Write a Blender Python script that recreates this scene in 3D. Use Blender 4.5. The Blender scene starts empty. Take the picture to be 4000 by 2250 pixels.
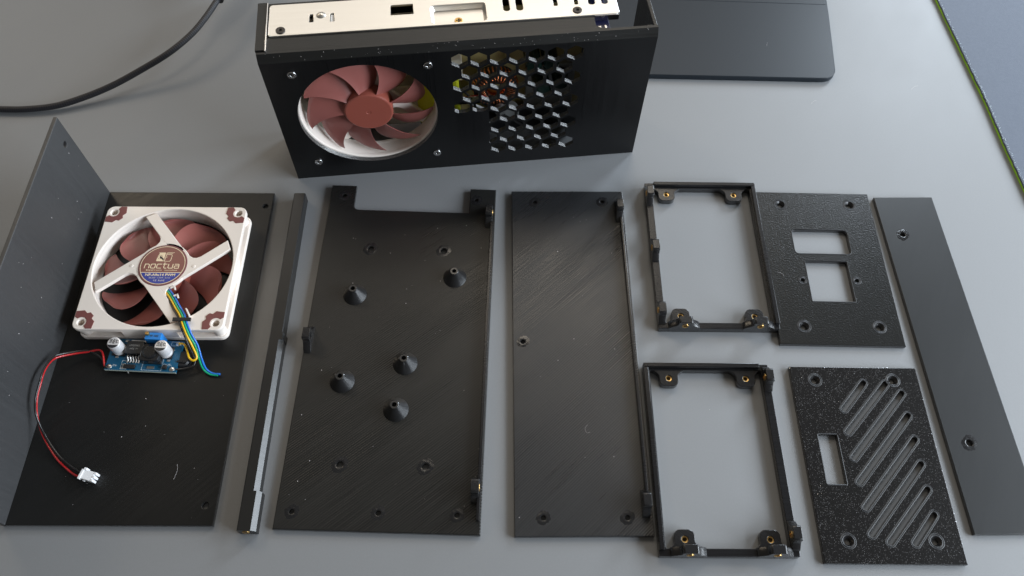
import bpy, bmesh, math, random
from math import sin, cos, pi, radians, atan2, hypot
from mathutils import Vector, Matrix
random.seed(7)
MM = 0.001
scene = bpy.context.scene
COL = scene.collection

# ------------------------------------------------------------------ camera
cd = bpy.data.cameras.new("camera")
cam = bpy.data.objects.new("camera", cd)
COL.objects.link(cam)
R = Vector((0.99970334, 0.02108579, 0.01219131))
U = Vector((-0.02435649, 0.86545865, 0.50038793))
F = Vector((0.0, 0.50053642, -0.86571548))
m = Matrix((R, U, -F)).transposed().to_4x4()
m.translation = Vector((0, 0, 0.45246848))
cam.matrix_world = m
cd.sensor_width = 36.0
cd.lens = 36.0 * 3098.16 / 4000.0
cd.clip_start = 0.01
cd.clip_end = 50
scene.camera = cam

# ------------------------------------------------------------------ world and lamps
w = bpy.data.worlds.new("World")
scene.world = w
w.use_nodes = True
bg = w.node_tree.nodes['Background']
bg.inputs[0].default_value = (1.0, 0.93, 0.82, 1)
bg.inputs[1].default_value = 0.11

def area(name, loc, target, sx, sy, power, col):
    l = bpy.data.lights.new(name, 'AREA')
    l.shape = 'RECTANGLE'; l.size = sx; l.size_y = sy
    l.energy = power; l.color = col
    o = bpy.data.objects.new(name, l); COL.objects.link(o)
    o.location = loc
    d = Vector(target) - Vector(loc)
    o.rotation_euler = d.to_track_quat('-Z', 'Y').to_euler()
    return o

area("window_right", (1.20, 0.08, 0.50), (0, 0.25, 0), 1.45, 0.50, 32, (0.82, 0.91, 1.0))
area("window_back_right", (0.90, 1.36, 0.60), (0, 0.3, 0), 0.26, 0.5, 11, (0.78, 0.89, 1.0))
area("pale_wall_behind", (-0.1, 1.55, 1.15), (0, 0.4, 0.1), 1.7, 0.75, 4.2, (1.0, 0.94, 0.86))
area("skylight_behind", (0.12, 1.15, 1.35), (0, 0.3, 0), 0.4, 0.4, 3, (1.0, 0.88, 0.72))
area("lamp_upper_left", (-1.15, 1.25, 1.1), (0, 0.25, 0), 0.35, 0.35, 3.0, (1.0, 0.84, 0.64))

scene.view_settings.view_transform = 'Standard'
scene.view_settings.look = 'None'
scene.view_settings.exposure = 0.22
scene.view_settings.gamma = 1

# ------------------------------------------------------------------ material helpers
def new_mat(name, col, rough=0.5, metal=0.0, spec=0.5, coat=0.0):
    mt = bpy.data.materials.new(name); mt.use_nodes = True
    nt = mt.node_tree; b = nt.nodes['Principled BSDF']
    b.inputs['Base Color'].default_value = (*col, 1)
    b.inputs['Roughness'].default_value = rough
    b.inputs['Metallic'].default_value = metal
    b.inputs['Specular IOR Level'].default_value = spec
    b.inputs['Coat Weight'].default_value = coat
    return mt, nt, b

def N(nt, t, **kw):
    n = nt.nodes.new(t)
    for k, v in kw.items():
        setattr(n, k, v)
    return n

def coords(nt, rot=0.0, scale=(1, 1, 1)):
    tc = N(nt, 'ShaderNodeTexCoord')
    mp = N(nt, 'ShaderNodeMapping')
    mp.inputs['Rotation'].default_value = (0, 0, rot)
    nt.links.new(tc.outputs['Object'], mp.inputs[0])
    if scale == (1, 1, 1): return mp.outputs[0]
    m2 = N(nt, 'ShaderNodeMapping')
    m2.inputs['Scale'].default_value = scale
    nt.links.new(mp.outputs[0], m2.inputs[0])
    return m2.outputs[0]

def noise(nt, vec, scale, detail=3, rough=0.5):
    n = N(nt, 'ShaderNodeTexNoise')
    n.inputs['Scale'].default_value = scale
    n.inputs['Detail'].default_value = detail
    n.inputs['Roughness'].default_value = rough
    nt.links.new(vec, n.inputs['Vector'])
    return n.outputs[0]

def ramp(nt, fac, a, b, ca, cb):
    r = N(nt, 'ShaderNodeMapRange')
    r.inputs[1].default_value = a; r.inputs[2].default_value = b
    r.inputs[3].default_value = ca; r.inputs[4].default_value = cb
    nt.links.new(fac, r.inputs[0])
    return r.outputs[0]

def bump(nt, h, strength, dist, prev=None):
    b = N(nt, 'ShaderNodeBump')
    b.inputs['Strength'].default_value = strength
    b.inputs['Distance'].default_value = dist
    nt.links.new(h, b.inputs['Height'])
    if prev is not None:
        nt.links.new(prev, b.inputs['Normal'])
    return b.outputs[0]

def simple(name, col, rough=0.5, metal=0.0, spec=0.5, grain=0.0, gscale=900, coat=0.0):
    mt, nt, b = new_mat(name, col, rough, metal, spec, coat)
    v = coords(nt)
    r = ramp(nt, noise(nt, v, 120, 4), 0.3, 0.7, max(0.02, rough - 0.06), min(1, rough + 0.08))
    nt.links.new(r, b.inputs['Roughness'])
    if grain:
        nt.links.new(bump(nt, noise(nt, v, gscale, 2), grain, 0.0002), b.inputs['Normal'])
    return mt

def printed(name, col, rough, angle, line=0.9, strength=0.25, streak=0.35, cross=False, spec=0.5, rvar=0.12, second=None):
    """3D printed plastic: extrusion lines at an angle, worn streaks along them."""
    mt, nt, b = new_mat(name, col, rough, 0, spec)
    v = coords(nt, angle)
    wv = N(nt, 'ShaderNodeTexWave', wave_type='BANDS', bands_direction='Y', wave_profile='SIN')
    wv.inputs['Scale'].default_value = 314.16 / line
    wv.inputs['Distortion'].default_value = 0.0
    nt.links.new(v, wv.inputs['Vector'])
    vs = coords(nt, angle, (22, 900, 1))
    st = noise(nt, vs, 1.0, 4, 0.65)
    vb = coords(nt, angle, (7, 24, 7))
    big = noise(nt, vb, 1.0, 3, 0.5)
    amt = ramp(nt, big, 0.38, 0.66, 0.25, 1.0)
    mul = N(nt, 'ShaderNodeMath', operation='MULTIPLY')
    nt.links.new(wv.outputs['Fac'], mul.inputs[0]); nt.links.new(amt, mul.inputs[1])
    n1 = bump(nt, mul.outputs[0], strength, 0.0003)
    n2 = bump(nt, st, streak, 0.0004, n1)
    if cross:
        vc = coords(nt, angle + pi / 2, (30, 700, 1))
        n2 = bump(nt, noise(nt, vc, 1.0, 3, 0.6), streak * 0.6, 0.0003, n2)
    nt.links.new(n2, b.inputs['Normal'])
    add = N(nt, 'ShaderNodeMath', operation='ADD')
    nt.links.new(st, add.inputs[0]); nt.links.new(big, add.inputs[1])
    nt.links.new(ramp(nt, add.outputs[0], 0.7, 1.3, rough + rvar, rough - rvar), b.inputs['Roughness'])
    # fine scuffs and dust settle as slightly paler flecks
    vd = coords(nt)
    d = noise(nt, vd, 700, 2, 0.7)
    mx = N(nt, 'ShaderNodeMix', data_type='RGBA')
    mx.inputs['A'].default_value = (*col, 1)
    mx.inputs['B'].default_value = (*[min(1, c * 3.0 + 0.03) for c in col], 1)
    nt.links.new(ramp(nt, d, 0.70, 0.9, 0.0, 0.5), mx.inputs['Factor'])
    nt.links.new(mx.outputs['Result'], b.inputs['Base Color'])
    return mt

def pebbled(name, col, rough, glitter=0.0, gscale=1500.0, bscale=700.0, bstr=0.6, bdist=0.0004, thr=0.8, spec=0.5):
    mt, nt, b = new_mat(name, col, rough, 0, spec)
    v = coords(nt)
    h = noise(nt, v, bscale, 2, 0.5)
    n1 = bump(nt, h, bstr, bdist)
    if glitter:
        vo = N(nt, 'ShaderNodeTexVoronoi'); vo.inputs['Scale'].default_value = gscale
        nt.links.new(v, vo.inputs['Vector'])
        sub = N(nt, 'ShaderNodeVectorMath', operation='SUBTRACT')
        nt.links.new(vo.outputs['Color'], sub.inputs[0]); sub.inputs[1].default_value = (0.5, 0.5, 0.5)
        sep = N(nt, 'ShaderNodeSeparateColor'); nt.links.new(vo.outputs['Color'], sep.inputs[0])
        msk = ramp(nt, sep.outputs[2], thr, thr + 0.02, 0.0, glitter)
        sc = N(nt, 'ShaderNodeVectorMath', operation='SCALE')
        nt.links.new(sub.outputs[0], sc.inputs[0]); nt.links.new(msk, sc.inputs['Scale'])
        ad = N(nt, 'ShaderNodeVectorMath', operation='ADD')
        nt.links.new(n1, ad.inputs[0]); nt.links.new(sc.outputs[0], ad.inputs[1])
        nm = N(nt, 'ShaderNodeVectorMath', operation='NORMALIZE'); nt.links.new(ad.outputs[0], nm.inputs[0])
        n1 = nm.outputs[0]
        m2 = ramp(nt, sep.outputs[2], thr, thr + 0.02, rough, 0.12)
        nt.links.new(m2, b.inputs['Roughness'])
        m3 = ramp(nt, sep.outputs[2], thr, thr + 0.02, 0.0, 0.85)
        nt.links.new(m3, b.inputs['Metallic'])
        mx = N(nt, 'ShaderNodeMix', data_type='RGBA')
        mx.inputs['A'].default_value = (*col, 1); mx.inputs['B'].default_value = (0.6, 0.6, 0.62, 1)
        nt.links.new(ramp(nt, sep.outputs[2], thr, thr + 0.02, 0.0, 1.0), mx.inputs['Factor'])
        nt.links.new(mx.outputs['Result'], b.inputs['Base Color'])
    nt.links.new(n1, b.inputs['Normal'])
    return mt

BLK = (0.012, 0.012, 0.013)
M_cover = printed('print_black_cover', (0.008,0.008,0.0078), 0.40, radians(-45), 0.9, 0.10, 0.03, spec=0.35)
M_wing = printed('print_black_wing', (0.022, 0.0225, 0.024), 0.58, radians(45), 0.9, 0.02, 0.02, spec=1.0, rvar=0.07)  # same plastic as the cover; paler base colour carries the window glare
M_bar = printed('print_black_bar', (0.009,0.009,0.009), 0.33, 0, 0.5, 0.0, 0.01, spec=0.65, rvar=0.03)
M_base = printed('print_black_base', (0.011, 0.011, 0.0105), 0.36, radians(-40), 1.35, 0.34, 0.16, spec=0.5, rvar=0.13)
M_side = printed('print_black_side', (0.015, 0.016, 0.018), 0.34, radians(-43), 1.3, 0.50, 0.20, cross=True, spec=0.65, rvar=0.12)
M_detail = printed('print_black_detail', (0.012, 0.012, 0.013), 0.24, radians(35), 0.6, 0.08, 0.22, rvar=0.06, spec=0.55)
M_frame = printed('print_black_frame', (0.008, 0.008, 0.009), 0.26, 0, 0.5, 0.06, 0.10, rvar=0.05, spec=0.4)
M_strip = printed('print_black_strip', (0.016, 0.017, 0.018), 0.38, radians(-62), 0.5, 0.04, 0.008, spec=0.4, rvar=0.03)
M_case = printed('print_black_case', (0.005, 0.005, 0.0055), 0.36, radians(45), 0.9, 0.03, 0.03, spec=0.4)
M_rim = printed('print_black_rim', (0.011, 0.011, 0.0105), 0.36, 0, 0.4, 0.10, 0.15, spec=0.4)
M_socket = pebbled('textured_black_socket_panel', (0.008, 0.008, 0.0075), 0.28, 0, bscale=1000, bstr=0.50, bdist=0.0004, spec=0.35)
M_vent = pebbled('sparkling_black_vent_panel', (0.007, 0.0065, 0.0065), 0.28, 0.36, gscale=4400, bscale=1300, bstr=0.14, thr=0.968, spec=0.35)
M_gloss = simple('print_black_gloss', (0.012, 0.012, 0.013), 0.18, spec=1.0, coat=1.0)
M_ridge = simple('print_black_ridge', (0.010, 0.010, 0.011), 0.40, spec=0.30)
M_cone = simple('print_black_cone', (0.012, 0.012, 0.013), 0.33, spec=1.0, coat=0.8)
M_beige = simple('fan_beige', (0.90, 0.82, 0.75), 0.38, grain=0.05)
M_brown = simple('fan_brown_blade', (0.30, 0.098, 0.085), 0.36, grain=0.08)
M_hub = simple('fan_brown_hub', (0.30, 0.078, 0.055), 0.36, grain=0.05)
M_pad = simple('fan_brown_pad', (0.20, 0.065, 0.060), 0.55, grain=0.1)
M_label = simple('label_brown', (0.25, 0.095, 0.078), 0.42)
M_labelrim = simple('label_rim', (0.20, 0.07, 0.075), 0.4)
M_labelblue = simple('label_blue', (0.035, 0.055, 0.33), 0.42)
M_cream = simple('label_cream', (0.92, 0.76, 0.52), 0.5)
M_ink = simple('ink_dark', (0.02, 0.02, 0.025), 0.5)
M_pale = simple('label_pale_print', (0.62, 0.58, 0.58), 0.5)
M_brass = simple('brass', (0.62, 0.40, 0.15), 0.3, 1.0)
M_steel = simple('steel', (0.62, 0.62, 0.63), 0.22, 1.0)
M_steelw = simple('pin_steel', (0.75, 0.73, 0.70), 0.3, 1.0)
M_darkscrew = simple('dark_screw', (0.06, 0.055, 0.052), 0.35, 0.8)
M_hole_shade = simple('hole_shade_black', (0.004, 0.004, 0.004), 0.8)  # near-black colour standing in for the shade inside small openings
M_pcb = simple('pcb_blue', (0.006, 0.10, 0.20), 0.30, grain=0.1)
M_silk = simple('silkscreen_white', (0.60, 0.68, 0.72), 0.5)
M_edge = simple('pcb_edge', (0.55, 0.62, 0.55), 0.5)
M_chip = simple('chip_black', (0.015, 0.016, 0.018), 0.4)
M_ferrite = simple('ferrite_black', (0.012, 0.013, 0.015), 0.25, coat=0.5)
M_alu = simple('capacitor_can', (0.80, 0.79, 0.80), 0.30, 0.35)
M_trim = simple('trimmer_blue', (0.015, 0.21, 0.62), 0.38)
M_white = simple('connector_white', (0.85, 0.86, 0.88), 0.35)
M_black_pl = simple('black_plastic', (0.014, 0.014, 0.016), 0.3)
def wiremat(n, c): return simple(n, c, 0.30, coat=0.3)
M_wred = wiremat('wire_red', (0.45, 0.012, 0.015)); M_wblk = wiremat('wire_black', (0.012, 0.011, 0.011))
M_wyel = wiremat('wire_yellow', (0.80, 0.48, 0.01)); M_worg = M_wyel
M_wgrn = wiremat('wire_green', (0.005, 0.42, 0.20)); M_wblu = wiremat('wire_blue', (0.010, 0.16, 0.60))
M_copper = simple('copper', (0.80, 0.28, 0.12), 0.22, 1.0)
M_board = simple('psu_board_tan', (0.52, 0.42, 0.18), 0.5)
M_insul = simple('insulator_cream', (0.78, 0.70, 0.55), 0.5)
M_yel = simple('tape_yellow', (0.75, 0.78, 0.03), 0.4)
M_green = simple('capacitor_dark_green', (0.010, 0.028, 0.022), 0.22)
M_grey = simple('heatsink_grey', (0.35, 0.36, 0.36), 0.4, 0.4)
M_navy = simple('socket_navy', (0.01, 0.012, 0.05), 0.3)
M_rubber = simple('mat_edge_green', (0.40, 0.80, 0.04), 0.7)

def layered(name, col, rough, axis, pitch=0.45, strength=0.9, spec=0.7, amp=0.00012):
    """Side of a print: the stacked layers show as fine ridges."""
    mt, nt, b = new_mat(name, col, rough, 0, spec)
    v = coords(nt)
    wv = N(nt, 'ShaderNodeTexWave', wave_type='BANDS', bands_direction='XYZ'[axis], wave_profile='SIN')
    wv.inputs['Scale'].default_value = 314.16 / pitch * 1.0
    nt.links.new(v, wv.inputs['Vector'])
    n1 = bump(nt, wv.outputs['Fac'], strength, pitch * amp)
    n2 = bump(nt, noise(nt, v, 900, 2, 0.6), 0.15, 0.0002, n1)
    nt.links.new(n2, b.inputs['Normal'])
    b.inputs['Coat Weight'].default_value = 1.0; b.inputs['Coat Roughness'].default_value = rough
    nt.links.new(n2, b.inputs['Coat Normal'])
    return mt
L_z = layered('print_layers', (0.013, 0.013, 0.014), 0.27, 2)
L_y = layered('print_layers_case', (0.03, 0.03, 0.032), 0.27, 1, strength=1.0, spec=1.0, amp=0.00035)  # base paler than the case face, painting in the light on hole walls
T_cover = (M_cover, L_z, 2); T_base = (M_base, L_z, 2); T_side = (M_side, L_z, 2); T_detail = (M_detail, L_z, 2)
T_frame = (M_frame, L_z, 2); T_strip = (M_strip, L_z, 2); T_socket = (M_socket, L_z, 2); T_vent = (M_vent, L_z, 2); T_case = (M_case, L_y, 1)

# brushed metal bracket
def bracket_mat():
    mt, nt, b = new_mat('bracket_metal', (0.76, 0.74, 0.70), 0.34, 1.0)
    v = coords(nt, 0, (20, 900, 20))
    n = noise(nt, v, 1.0, 3, 0.6)
    nt.links.new(ramp(nt, n, 0.3, 0.7, 0.30, 0.42), b.inputs['Roughness'])
    nt.links.new(bump(nt, n, 0.05, 0.0002), b.inputs['Normal'])
    return mt
M_bracket = bracket_mat()

def desk_mat():
    mt, nt, b = new_mat('desk_laminate', (0.27, 0.275, 0.28), 0.42, 0, 0.5)
    v = coords(nt)
    fine = noise(nt, v, 2600, 2, 0.6)
    n1 = bump(nt, fine, 0.35, 0.00015)
    nt.links.new(n1, b.inputs['Normal'])
    big = noise(nt, v, 6, 3, 0.5)
    sm = noise(nt, coords(nt, 0.5, (30, 9, 9)), 1.0, 5, 0.65)
    ad = N(nt, 'ShaderNodeMath', operation='ADD'); nt.links.new(big, ad.inputs[0]); nt.links.new(sm, ad.inputs[1])
    nt.links.new(ramp(nt, ad.outputs[0], 0.7, 1.3, 0.49, 0.56), b.inputs['Roughness'])
    mx = N(nt, 'ShaderNodeMix', data_type='RGBA')
    mx.inputs['A'].default_value = (0.205, 0.211, 0.218, 1)
    mx.inputs['B'].default_value = (0.230, 0.236, 0.244, 1)
    nt.links.new(noise(nt, v, 900, 2, 0.8), mx.inputs['Factor'])
    nt.links.new(mx.outputs['Result'], b.inputs['Base Color'])
    return mt
M_desk = desk_mat()
M_stand = pebbled('stand_dark_paint', (0.013, 0.018, 0.024), 0.40, 0, spec=0.3, bscale=2500, bstr=0.12, bdist=0.0002)

def mat_cloth():
    mt, nt, b = new_mat('mat_cloth', (0.085, 0.105, 0.15), 0.75, 0, 0.3)
    v = coords(nt)
    h = noise(nt, v, 1600, 3, 0.7)
    nt.links.new(bump(nt, h, 0.5, 0.0004), b.inputs['Normal'])
    b.inputs['Sheen Weight'].default_value = 0.15
    mx = N(nt, 'ShaderNodeMix', data_type='RGBA')
    mx.inputs['A'].default_value = (0.075, 0.090, 0.122, 1); mx.inputs['B'].default_value = (0.115, 0.135, 0.172, 1)
    nt.links.new(noise(nt, v, 500, 4, 0.7), mx.inputs['Factor'])
    nt.links.new(mx.outputs['Result'], b.inputs['Base Color'])
    return mt
M_mat = mat_cloth()

def braid_mat():
    mt, nt, b = new_mat('cable_braid', (0.014, 0.014, 0.017), 0.45, 0, 0.5)
    tc = N(nt, 'ShaderNodeTexCoord')
    def stripes(sx, sy):
        mp = N(nt, 'ShaderNodeMapping'); mp.inputs['Scale'].default_value = (sx, sy, 1)
        nt.links.new(tc.outputs['UV'], mp.inputs[0])
        s = N(nt, 'ShaderNodeSeparateXYZ'); nt.links.new(mp.outputs[0], s.inputs[0])
        a = N(nt, 'ShaderNodeMath', operation='ADD'); nt.links.new(s.outputs[0], a.inputs[0]); nt.links.new(s.outputs[1], a.inputs[1])
        f = N(nt, 'ShaderNodeMath', operation='SINE'); nt.links.new(a.outputs[0], f.inputs[0])
        return f.outputs[0]
    s1 = stripes(1900, 10 * 2 * pi); s2 = stripes(1900, -10 * 2 * pi)
    mxx = N(nt, 'ShaderNodeMath', operation='MULTIPLY'); nt.links.new(s1, mxx.inputs[0]); nt.links.new(s2, mxx.inputs[1])
    nt.links.new(bump(nt, mxx.outputs[0], 0.4, 0.0003), b.inputs['Normal'])
    mx = N(nt, 'ShaderNodeMix', data_type='RGBA')
    mx.inputs['A'].default_value = (0.010, 0.010, 0.013, 1); mx.inputs['B'].default_value = (0.04, 0.04, 0.05, 1)
    nt.links.new(ramp(nt, mxx.outputs[0], 0.2, 0.9, 0, 1), mx.inputs['Factor'])
    nt.links.new(mx.outputs['Result'], b.inputs['Base Color'])
    return mt
M_braid = braid_mat()

# ------------------------------------------------------------------ object helpers
def thing(name, label, cat, loc=(0, 0, 0), rotz=0.0, group=None, rot=None):
    o = bpy.data.objects.new(name, None); COL.objects.link(o)
    o.empty_display_size = 0.01
    o.location = [c * MM for c in loc]
    o.rotation_euler = rot if rot else (0, 0, rotz)
    o['label'] = label; o['category'] = cat
    if group: o['group'] = group
    return o

def finish(name, me, mat, parent, loc=(0, 0, 0), rot=(0, 0, 0), smooth=30):
    me.materials.clear()
    if isinstance(mat, tuple):
        top, side, ax = mat
        me.materials.append(top); me.materials.append(side)
        me.polygons.foreach_set('material_index', [1 if abs(p.normal[ax]) < 0.35 else 0 for p in me.polygons])
    else:
        me.materials.append(mat)
    if smooth:
        me.polygons.foreach_set('use_smooth', [True] * len(me.polygons))
        me.set_sharp_from_angle(angle=radians(smooth))
        big = [p.area for p in me.polygons]
        me.polygons.foreach_set('use_smooth', [not (max(abs(c) for c in p.normal) > 0.9995) for p in me.polygons])
    o = bpy.data.objects.new(name, me); COL.objects.link(o)
    o.location = [c * MM for c in loc]; o.rotation_euler = rot
    if parent is not None: o.parent = parent
    return o

def share(o, parent, loc, rot=None, name=None):
    c = o.copy(); COL.objects.link(c); c.parent = parent
    c.location = [q * MM for q in loc]
    if rot is not None: c.rotation_euler = rot
    return c

def bm_obj(name, bm, mat, parent, loc=(0, 0, 0), rot=(0, 0, 0), smooth=30):
    me = bpy.data.meshes.new(name)
    bmesh.ops.recalc_face_normals(bm, faces=bm.faces)
    bm.to_mesh(me); bm.free()
    return finish(name, me, mat, parent, loc, rot, smooth)

def add_box(bm, x0, x1, y0, y1, z0, z1, bev=0.0, mtx=None):
    t = bmesh.new()
    bmesh.ops.create_cube(t, size=1)
    for v in t.verts:
        v.co = Vector(((x0 + x1) / 2 + v.co.x * (x1 - x0), (y0 + y1) / 2 + v.co.y * (y1 - y0), (z0 + z1) / 2 + v.co.z * (z1 - z0))) * MM
    if bev:
        bmesh.ops.bevel(t, geom=list(t.edges), offset=bev * MM, segments=2, affect='EDGES', profile=0.5)
    if mtx is not None: bmesh.ops.transform(t, matrix=mtx, verts=t.verts)
    me = bpy.data.meshes.new('tmp'); t.to_mesh(me); t.free()
    bm.from_mesh(me); bpy.data.meshes.remove(me)

def box(name, x0, x1, y0, y1, z0, z1, mat, parent, bev=0.3, loc=(0, 0, 0), rot=(0, 0, 0)):
    bm = bmesh.new(); add_box(bm, x0, x1, y0, y1, z0, z1, bev)
    return bm_obj(name, bm, mat, parent, loc, rot)

def add_lathe(bm, prof, seg=32, center=(0, 0, 0), closed=False, mtx=None):
    rings = []
    for r, z in prof:
        if r <= 1e-6:
            v = bm.verts.new(Vector((center[0], center[1], center[2] + z)) * MM); rings.append([v])
        else:
            rings.append([bm.verts.new(Vector((center[0] + r * cos(2 * pi * i / seg), center[1] + r * sin(2 * pi * i / seg), center[2] + z)) * MM) for i in range(seg)])
    pairs = list(zip(rings, rings[1:]))
    if closed: pairs.append((rings[-1], rings[0]))
    for a, b in pairs:
        for i in range(seg):
            j = (i + 1) % seg
            if len(a) == 1 and len(b) == 1: continue
            if len(a) == 1: bm.faces.new((a[0], b[i], b[j]))
            elif len(b) == 1: bm.faces.new((a[i], a[j], b[0]))
            else: bm.faces.new((a[i], a[j], b[j], b[i]))
    if mtx is not None:
        bmesh.ops.transform(bm, matrix=mtx, verts=[v for r in rings for v in r])

def lathe(name, prof, mat, parent, loc=(0, 0, 0), rot=(0, 0, 0), seg=32, closed=False):
    bm = bmesh.new(); add_lathe(bm, prof, seg, closed=closed)
    return bm_obj(name, bm, mat, parent, loc, rot, 35)

def catmull(pts, sub=8):
    P = [Vector(p) for p in pts]
    if len(P) < 3: return P
    P = [P[0] * 2 - P[1]] + P + [P[-1] * 2 - P[-2]]
    out = []
    for i in range(1, len(P) - 2):
        for k in range(sub):
            t = k / sub
            a, b, c, d = P[i - 1], P[i], P[i + 1], P[i + 2]
            out.append(0.5 * ((2 * b) + (c - a) * t + (2 * a - 5 * b + 4 * c - d) * t * t + (3 * b - a - 3 * c + d) * t ** 3))
    out.append(P[-2])
    return out

def add_tube(bm, pts, r, seg=10, sub=8, smooth=True, uv=False):
    P = catmull(pts, sub) if smooth else [Vector(p) for p in pts]
    rings = []; up = Vector((0, 0, 1)); length = 0; acc = []
    for i, p in enumerate(P):
        t = (P[min(i + 1, len(P) - 1)] - P[max(i - 1, 0)]).normalized()
        a = t.cross(up)
        if a.length < 1e-3: a = t.cross(Vector((0, 1, 0)))
        a.normalize(); b = a.cross(t).normalized()
        if i: length += (P[i] - P[i - 1]).length
        acc.append(length)
        rr = r[min(i, len(r) - 1)] if isinstance(r, list) else r
        rings.append([bm.verts.new((p + a * rr * cos(2 * pi * k / seg) + b * rr * sin(2 * pi * k / seg)) * MM) for k in range(seg)])
    ul = bm.loops.layers.uv.verify() if uv else None
    for i in range(len(rings) - 1):
        for k in range(seg):
            f = bm.faces.new((rings[i][k], rings[i][(k + 1) % seg], rings[i + 1][(k + 1) % seg], rings[i + 1][k]))
            if uv:
                for lp, (aa, kk) in zip(f.loops, ((i, k), (i, k + 1), (i + 1, k + 1), (i + 1, k))):
                    lp[ul].uv = (acc[aa] * MM, kk / seg)
    bm.faces.new(list(reversed(rings[0]))); bm.faces.new(rings[-1])

def tube(name, pts, r, mat, parent, seg=10, sub=8, uv=False, loc=(0, 0, 0)):
    bm = bmesh.new(); add_tube(bm, pts, r, seg, sub, uv=uv)
    return bm_obj(name, bm, mat, parent, loc, smooth=60)

def solid_mesh(name, outer, holes, z0, z1, bev=0.0, bres=1):
    """Flat outline with holes given a real thickness (mm)."""
    cu = bpy.data.curves.new(name, 'CURVE'); cu.dimensions = '2D'; cu.fill_mode = 'BOTH'
    for poly in [outer] + list(holes):
        s = cu.splines.new('POLY'); s.points.add(len(poly) - 1); s.use_cyclic_u = True
        for p, q in zip(s.points, poly): p.co = (q[0] * MM, q[1] * MM, 0, 1)
    cu.extrude = ((z1 - z0) / 2 - bev) * MM
    if bev:
        cu.bevel_depth = bev * MM; cu.offset = -bev * MM; cu.bevel_resolution = bres
    o = bpy.data.objects.new(name, cu); COL.objects.link(o)
    dg = bpy.context.evaluated_depsgraph_get()
    me = bpy.data.meshes.new_from_object(o.evaluated_get(dg))
    bpy.data.objects.remove(o); bpy.data.curves.remove(cu)
    me.name = name
    me.transform(Matrix.Translation((0, 0, (z0 + z1) / 2 * MM)))
    bm = bmesh.new(); bm.from_mesh(me)
    bmesh.ops.remove_doubles(bm, verts=bm.verts, dist=0.004 * MM)
    bmesh.ops.recalc_face_normals(bm, faces=bm.faces)
    bm.to_mesh(me); bm.free()
    return me

def solid(name, outer, holes, z0, z1, mat, parent, bev=0.0, loc=(0, 0, 0), rot=(0, 0, 0), smooth=30):
    return finish(name, solid_mesh(name, outer, holes, z0, z1, bev), mat, parent, loc, rot, smooth)

def circ(x, y, r, n=24):
    return [(x + r * cos(2 * pi * i / n), y + r * sin(2 * pi * i / n)) for i in range(n)]

def rrect(x0, x1, y0, y1, r, n=5):
    if r <= 0: return [(x0, y0), (x1, y0), (x1, y1), (x0, y1)]
    out = []
    for cx, cy, a in ((x1 - r, y0 + r, -pi / 2), (x1 - r, y1 - r, 0), (x0 + r, y1 - r, pi / 2), (x0 + r, y0 + r, pi)):
        for i in range(n + 1):
            t = a + (pi / 2) * i / n
            out.append((cx + r * cos(t), cy + r * sin(t)))
    return out

def text(name, s, size, mat, parent, loc, rot=(0, 0, 0), th=0.05, align='CENTER', sx=1.0, bold=0.0, shear=0.0):
    cu = bpy.data.curves.new(name, 'FONT'); cu.body = s; cu.size = size * MM
    cu.align_x = align; cu.align_y = 'CENTER'; cu.extrude = th * MM; cu.offset = bold * MM; cu.shear = shear
    cu.resolution_u = 3
    o = bpy.data.objects.new(name, cu); COL.objects.link(o)
    dg = bpy.context.evaluated_depsgraph_get()
    me = bpy.data.meshes.new_from_object(o.evaluated_get(dg))
    bpy.data.objects.remove(o); bpy.data.curves.remove(cu)
    me.transform(Matrix.Diagonal((sx, 1, 1, 1)))
    return finish(name, me, mat, parent, loc, rot, 0)

# ------------------------------------------------------------------ desk
desk = box('desk_surface', -1400, 1100, -450, 1300, -25, 0, M_desk, None, bev=1.0)
desk['kind'] = 'structure'

# ------------------------------------------------------------------ shared printed details
def s_lug(w_top, depth, flare=5.0, r=3.5):
    """Outline of a lug: y from 0 (rail) to -depth, S-curved sides."""
    pts = []
    hw = w_top / 2
    left = []
    n = 6
    for i in range(n + 1):          # flare
        t = i / n
        left.append((-hw - flare * (1 - t) ** 2.2, -depth * 0.45 * t))
    for i in range(n + 1):          # rounded tip corner
        a = pi + (pi / 2) * i / n
        left.append((-hw + r + r * cos(a), -depth + r + r * sin(a)))
    right = [(-x, y) for x, y in reversed(left)]
    pts = left + right
    return pts + [(right[-1][0], 2.0), (left[0][0], 2.0)]

def s_tab(w_top, height, base, flare=6.0, r=1.2):
    """Profile of an upright tab: y is height, base is where it leaves the rail."""
    hw = w_top / 2; n = 6; left = []
    for i in range(n + 1):
        t = i / n
        ss = 3 * t * t - 2 * t ** 3
        left.append((-hw - flare * (1 - ss) , base + (height - base) * 0.62 * t))
    for i in range(4):
        a = pi - (pi / 2) * i / 3
        left.append((-hw + r + r * cos(a), height - r + r * sin(a)))
    right = [(-x, y) for x, y in reversed(left)]
    return [(left[0][0], base - 3.0)] + left + right + [(right[-1][0], base - 3.0)]

def insert_mesh():
    me = bpy.data.meshes.new('threaded_insert'); bm = bmesh.new()
    add_lathe(bm, [(1.25, 0.15), (2.05, 0.25), (2.15, 0.05), (2.15, -2.2), (1.25, -2.2)], 24, closed=True)
    bmesh.ops.recalc_face_normals(bm, faces=bm.faces)
    bm.to_mesh(me); bm.free(); return me
ME_INS = insert_mesh()
def insert(parent, loc, rot=(0, 0, 0)):
    o = bpy.data.objects.new('threaded_insert', ME_INS); COL.objects.link(o)
    if not ME_INS.materials: ME_INS.materials.append(M_brass)
    o.parent = parent; o.location = [c * MM for c in loc]; o.rotation_euler = rot
    return o

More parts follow.
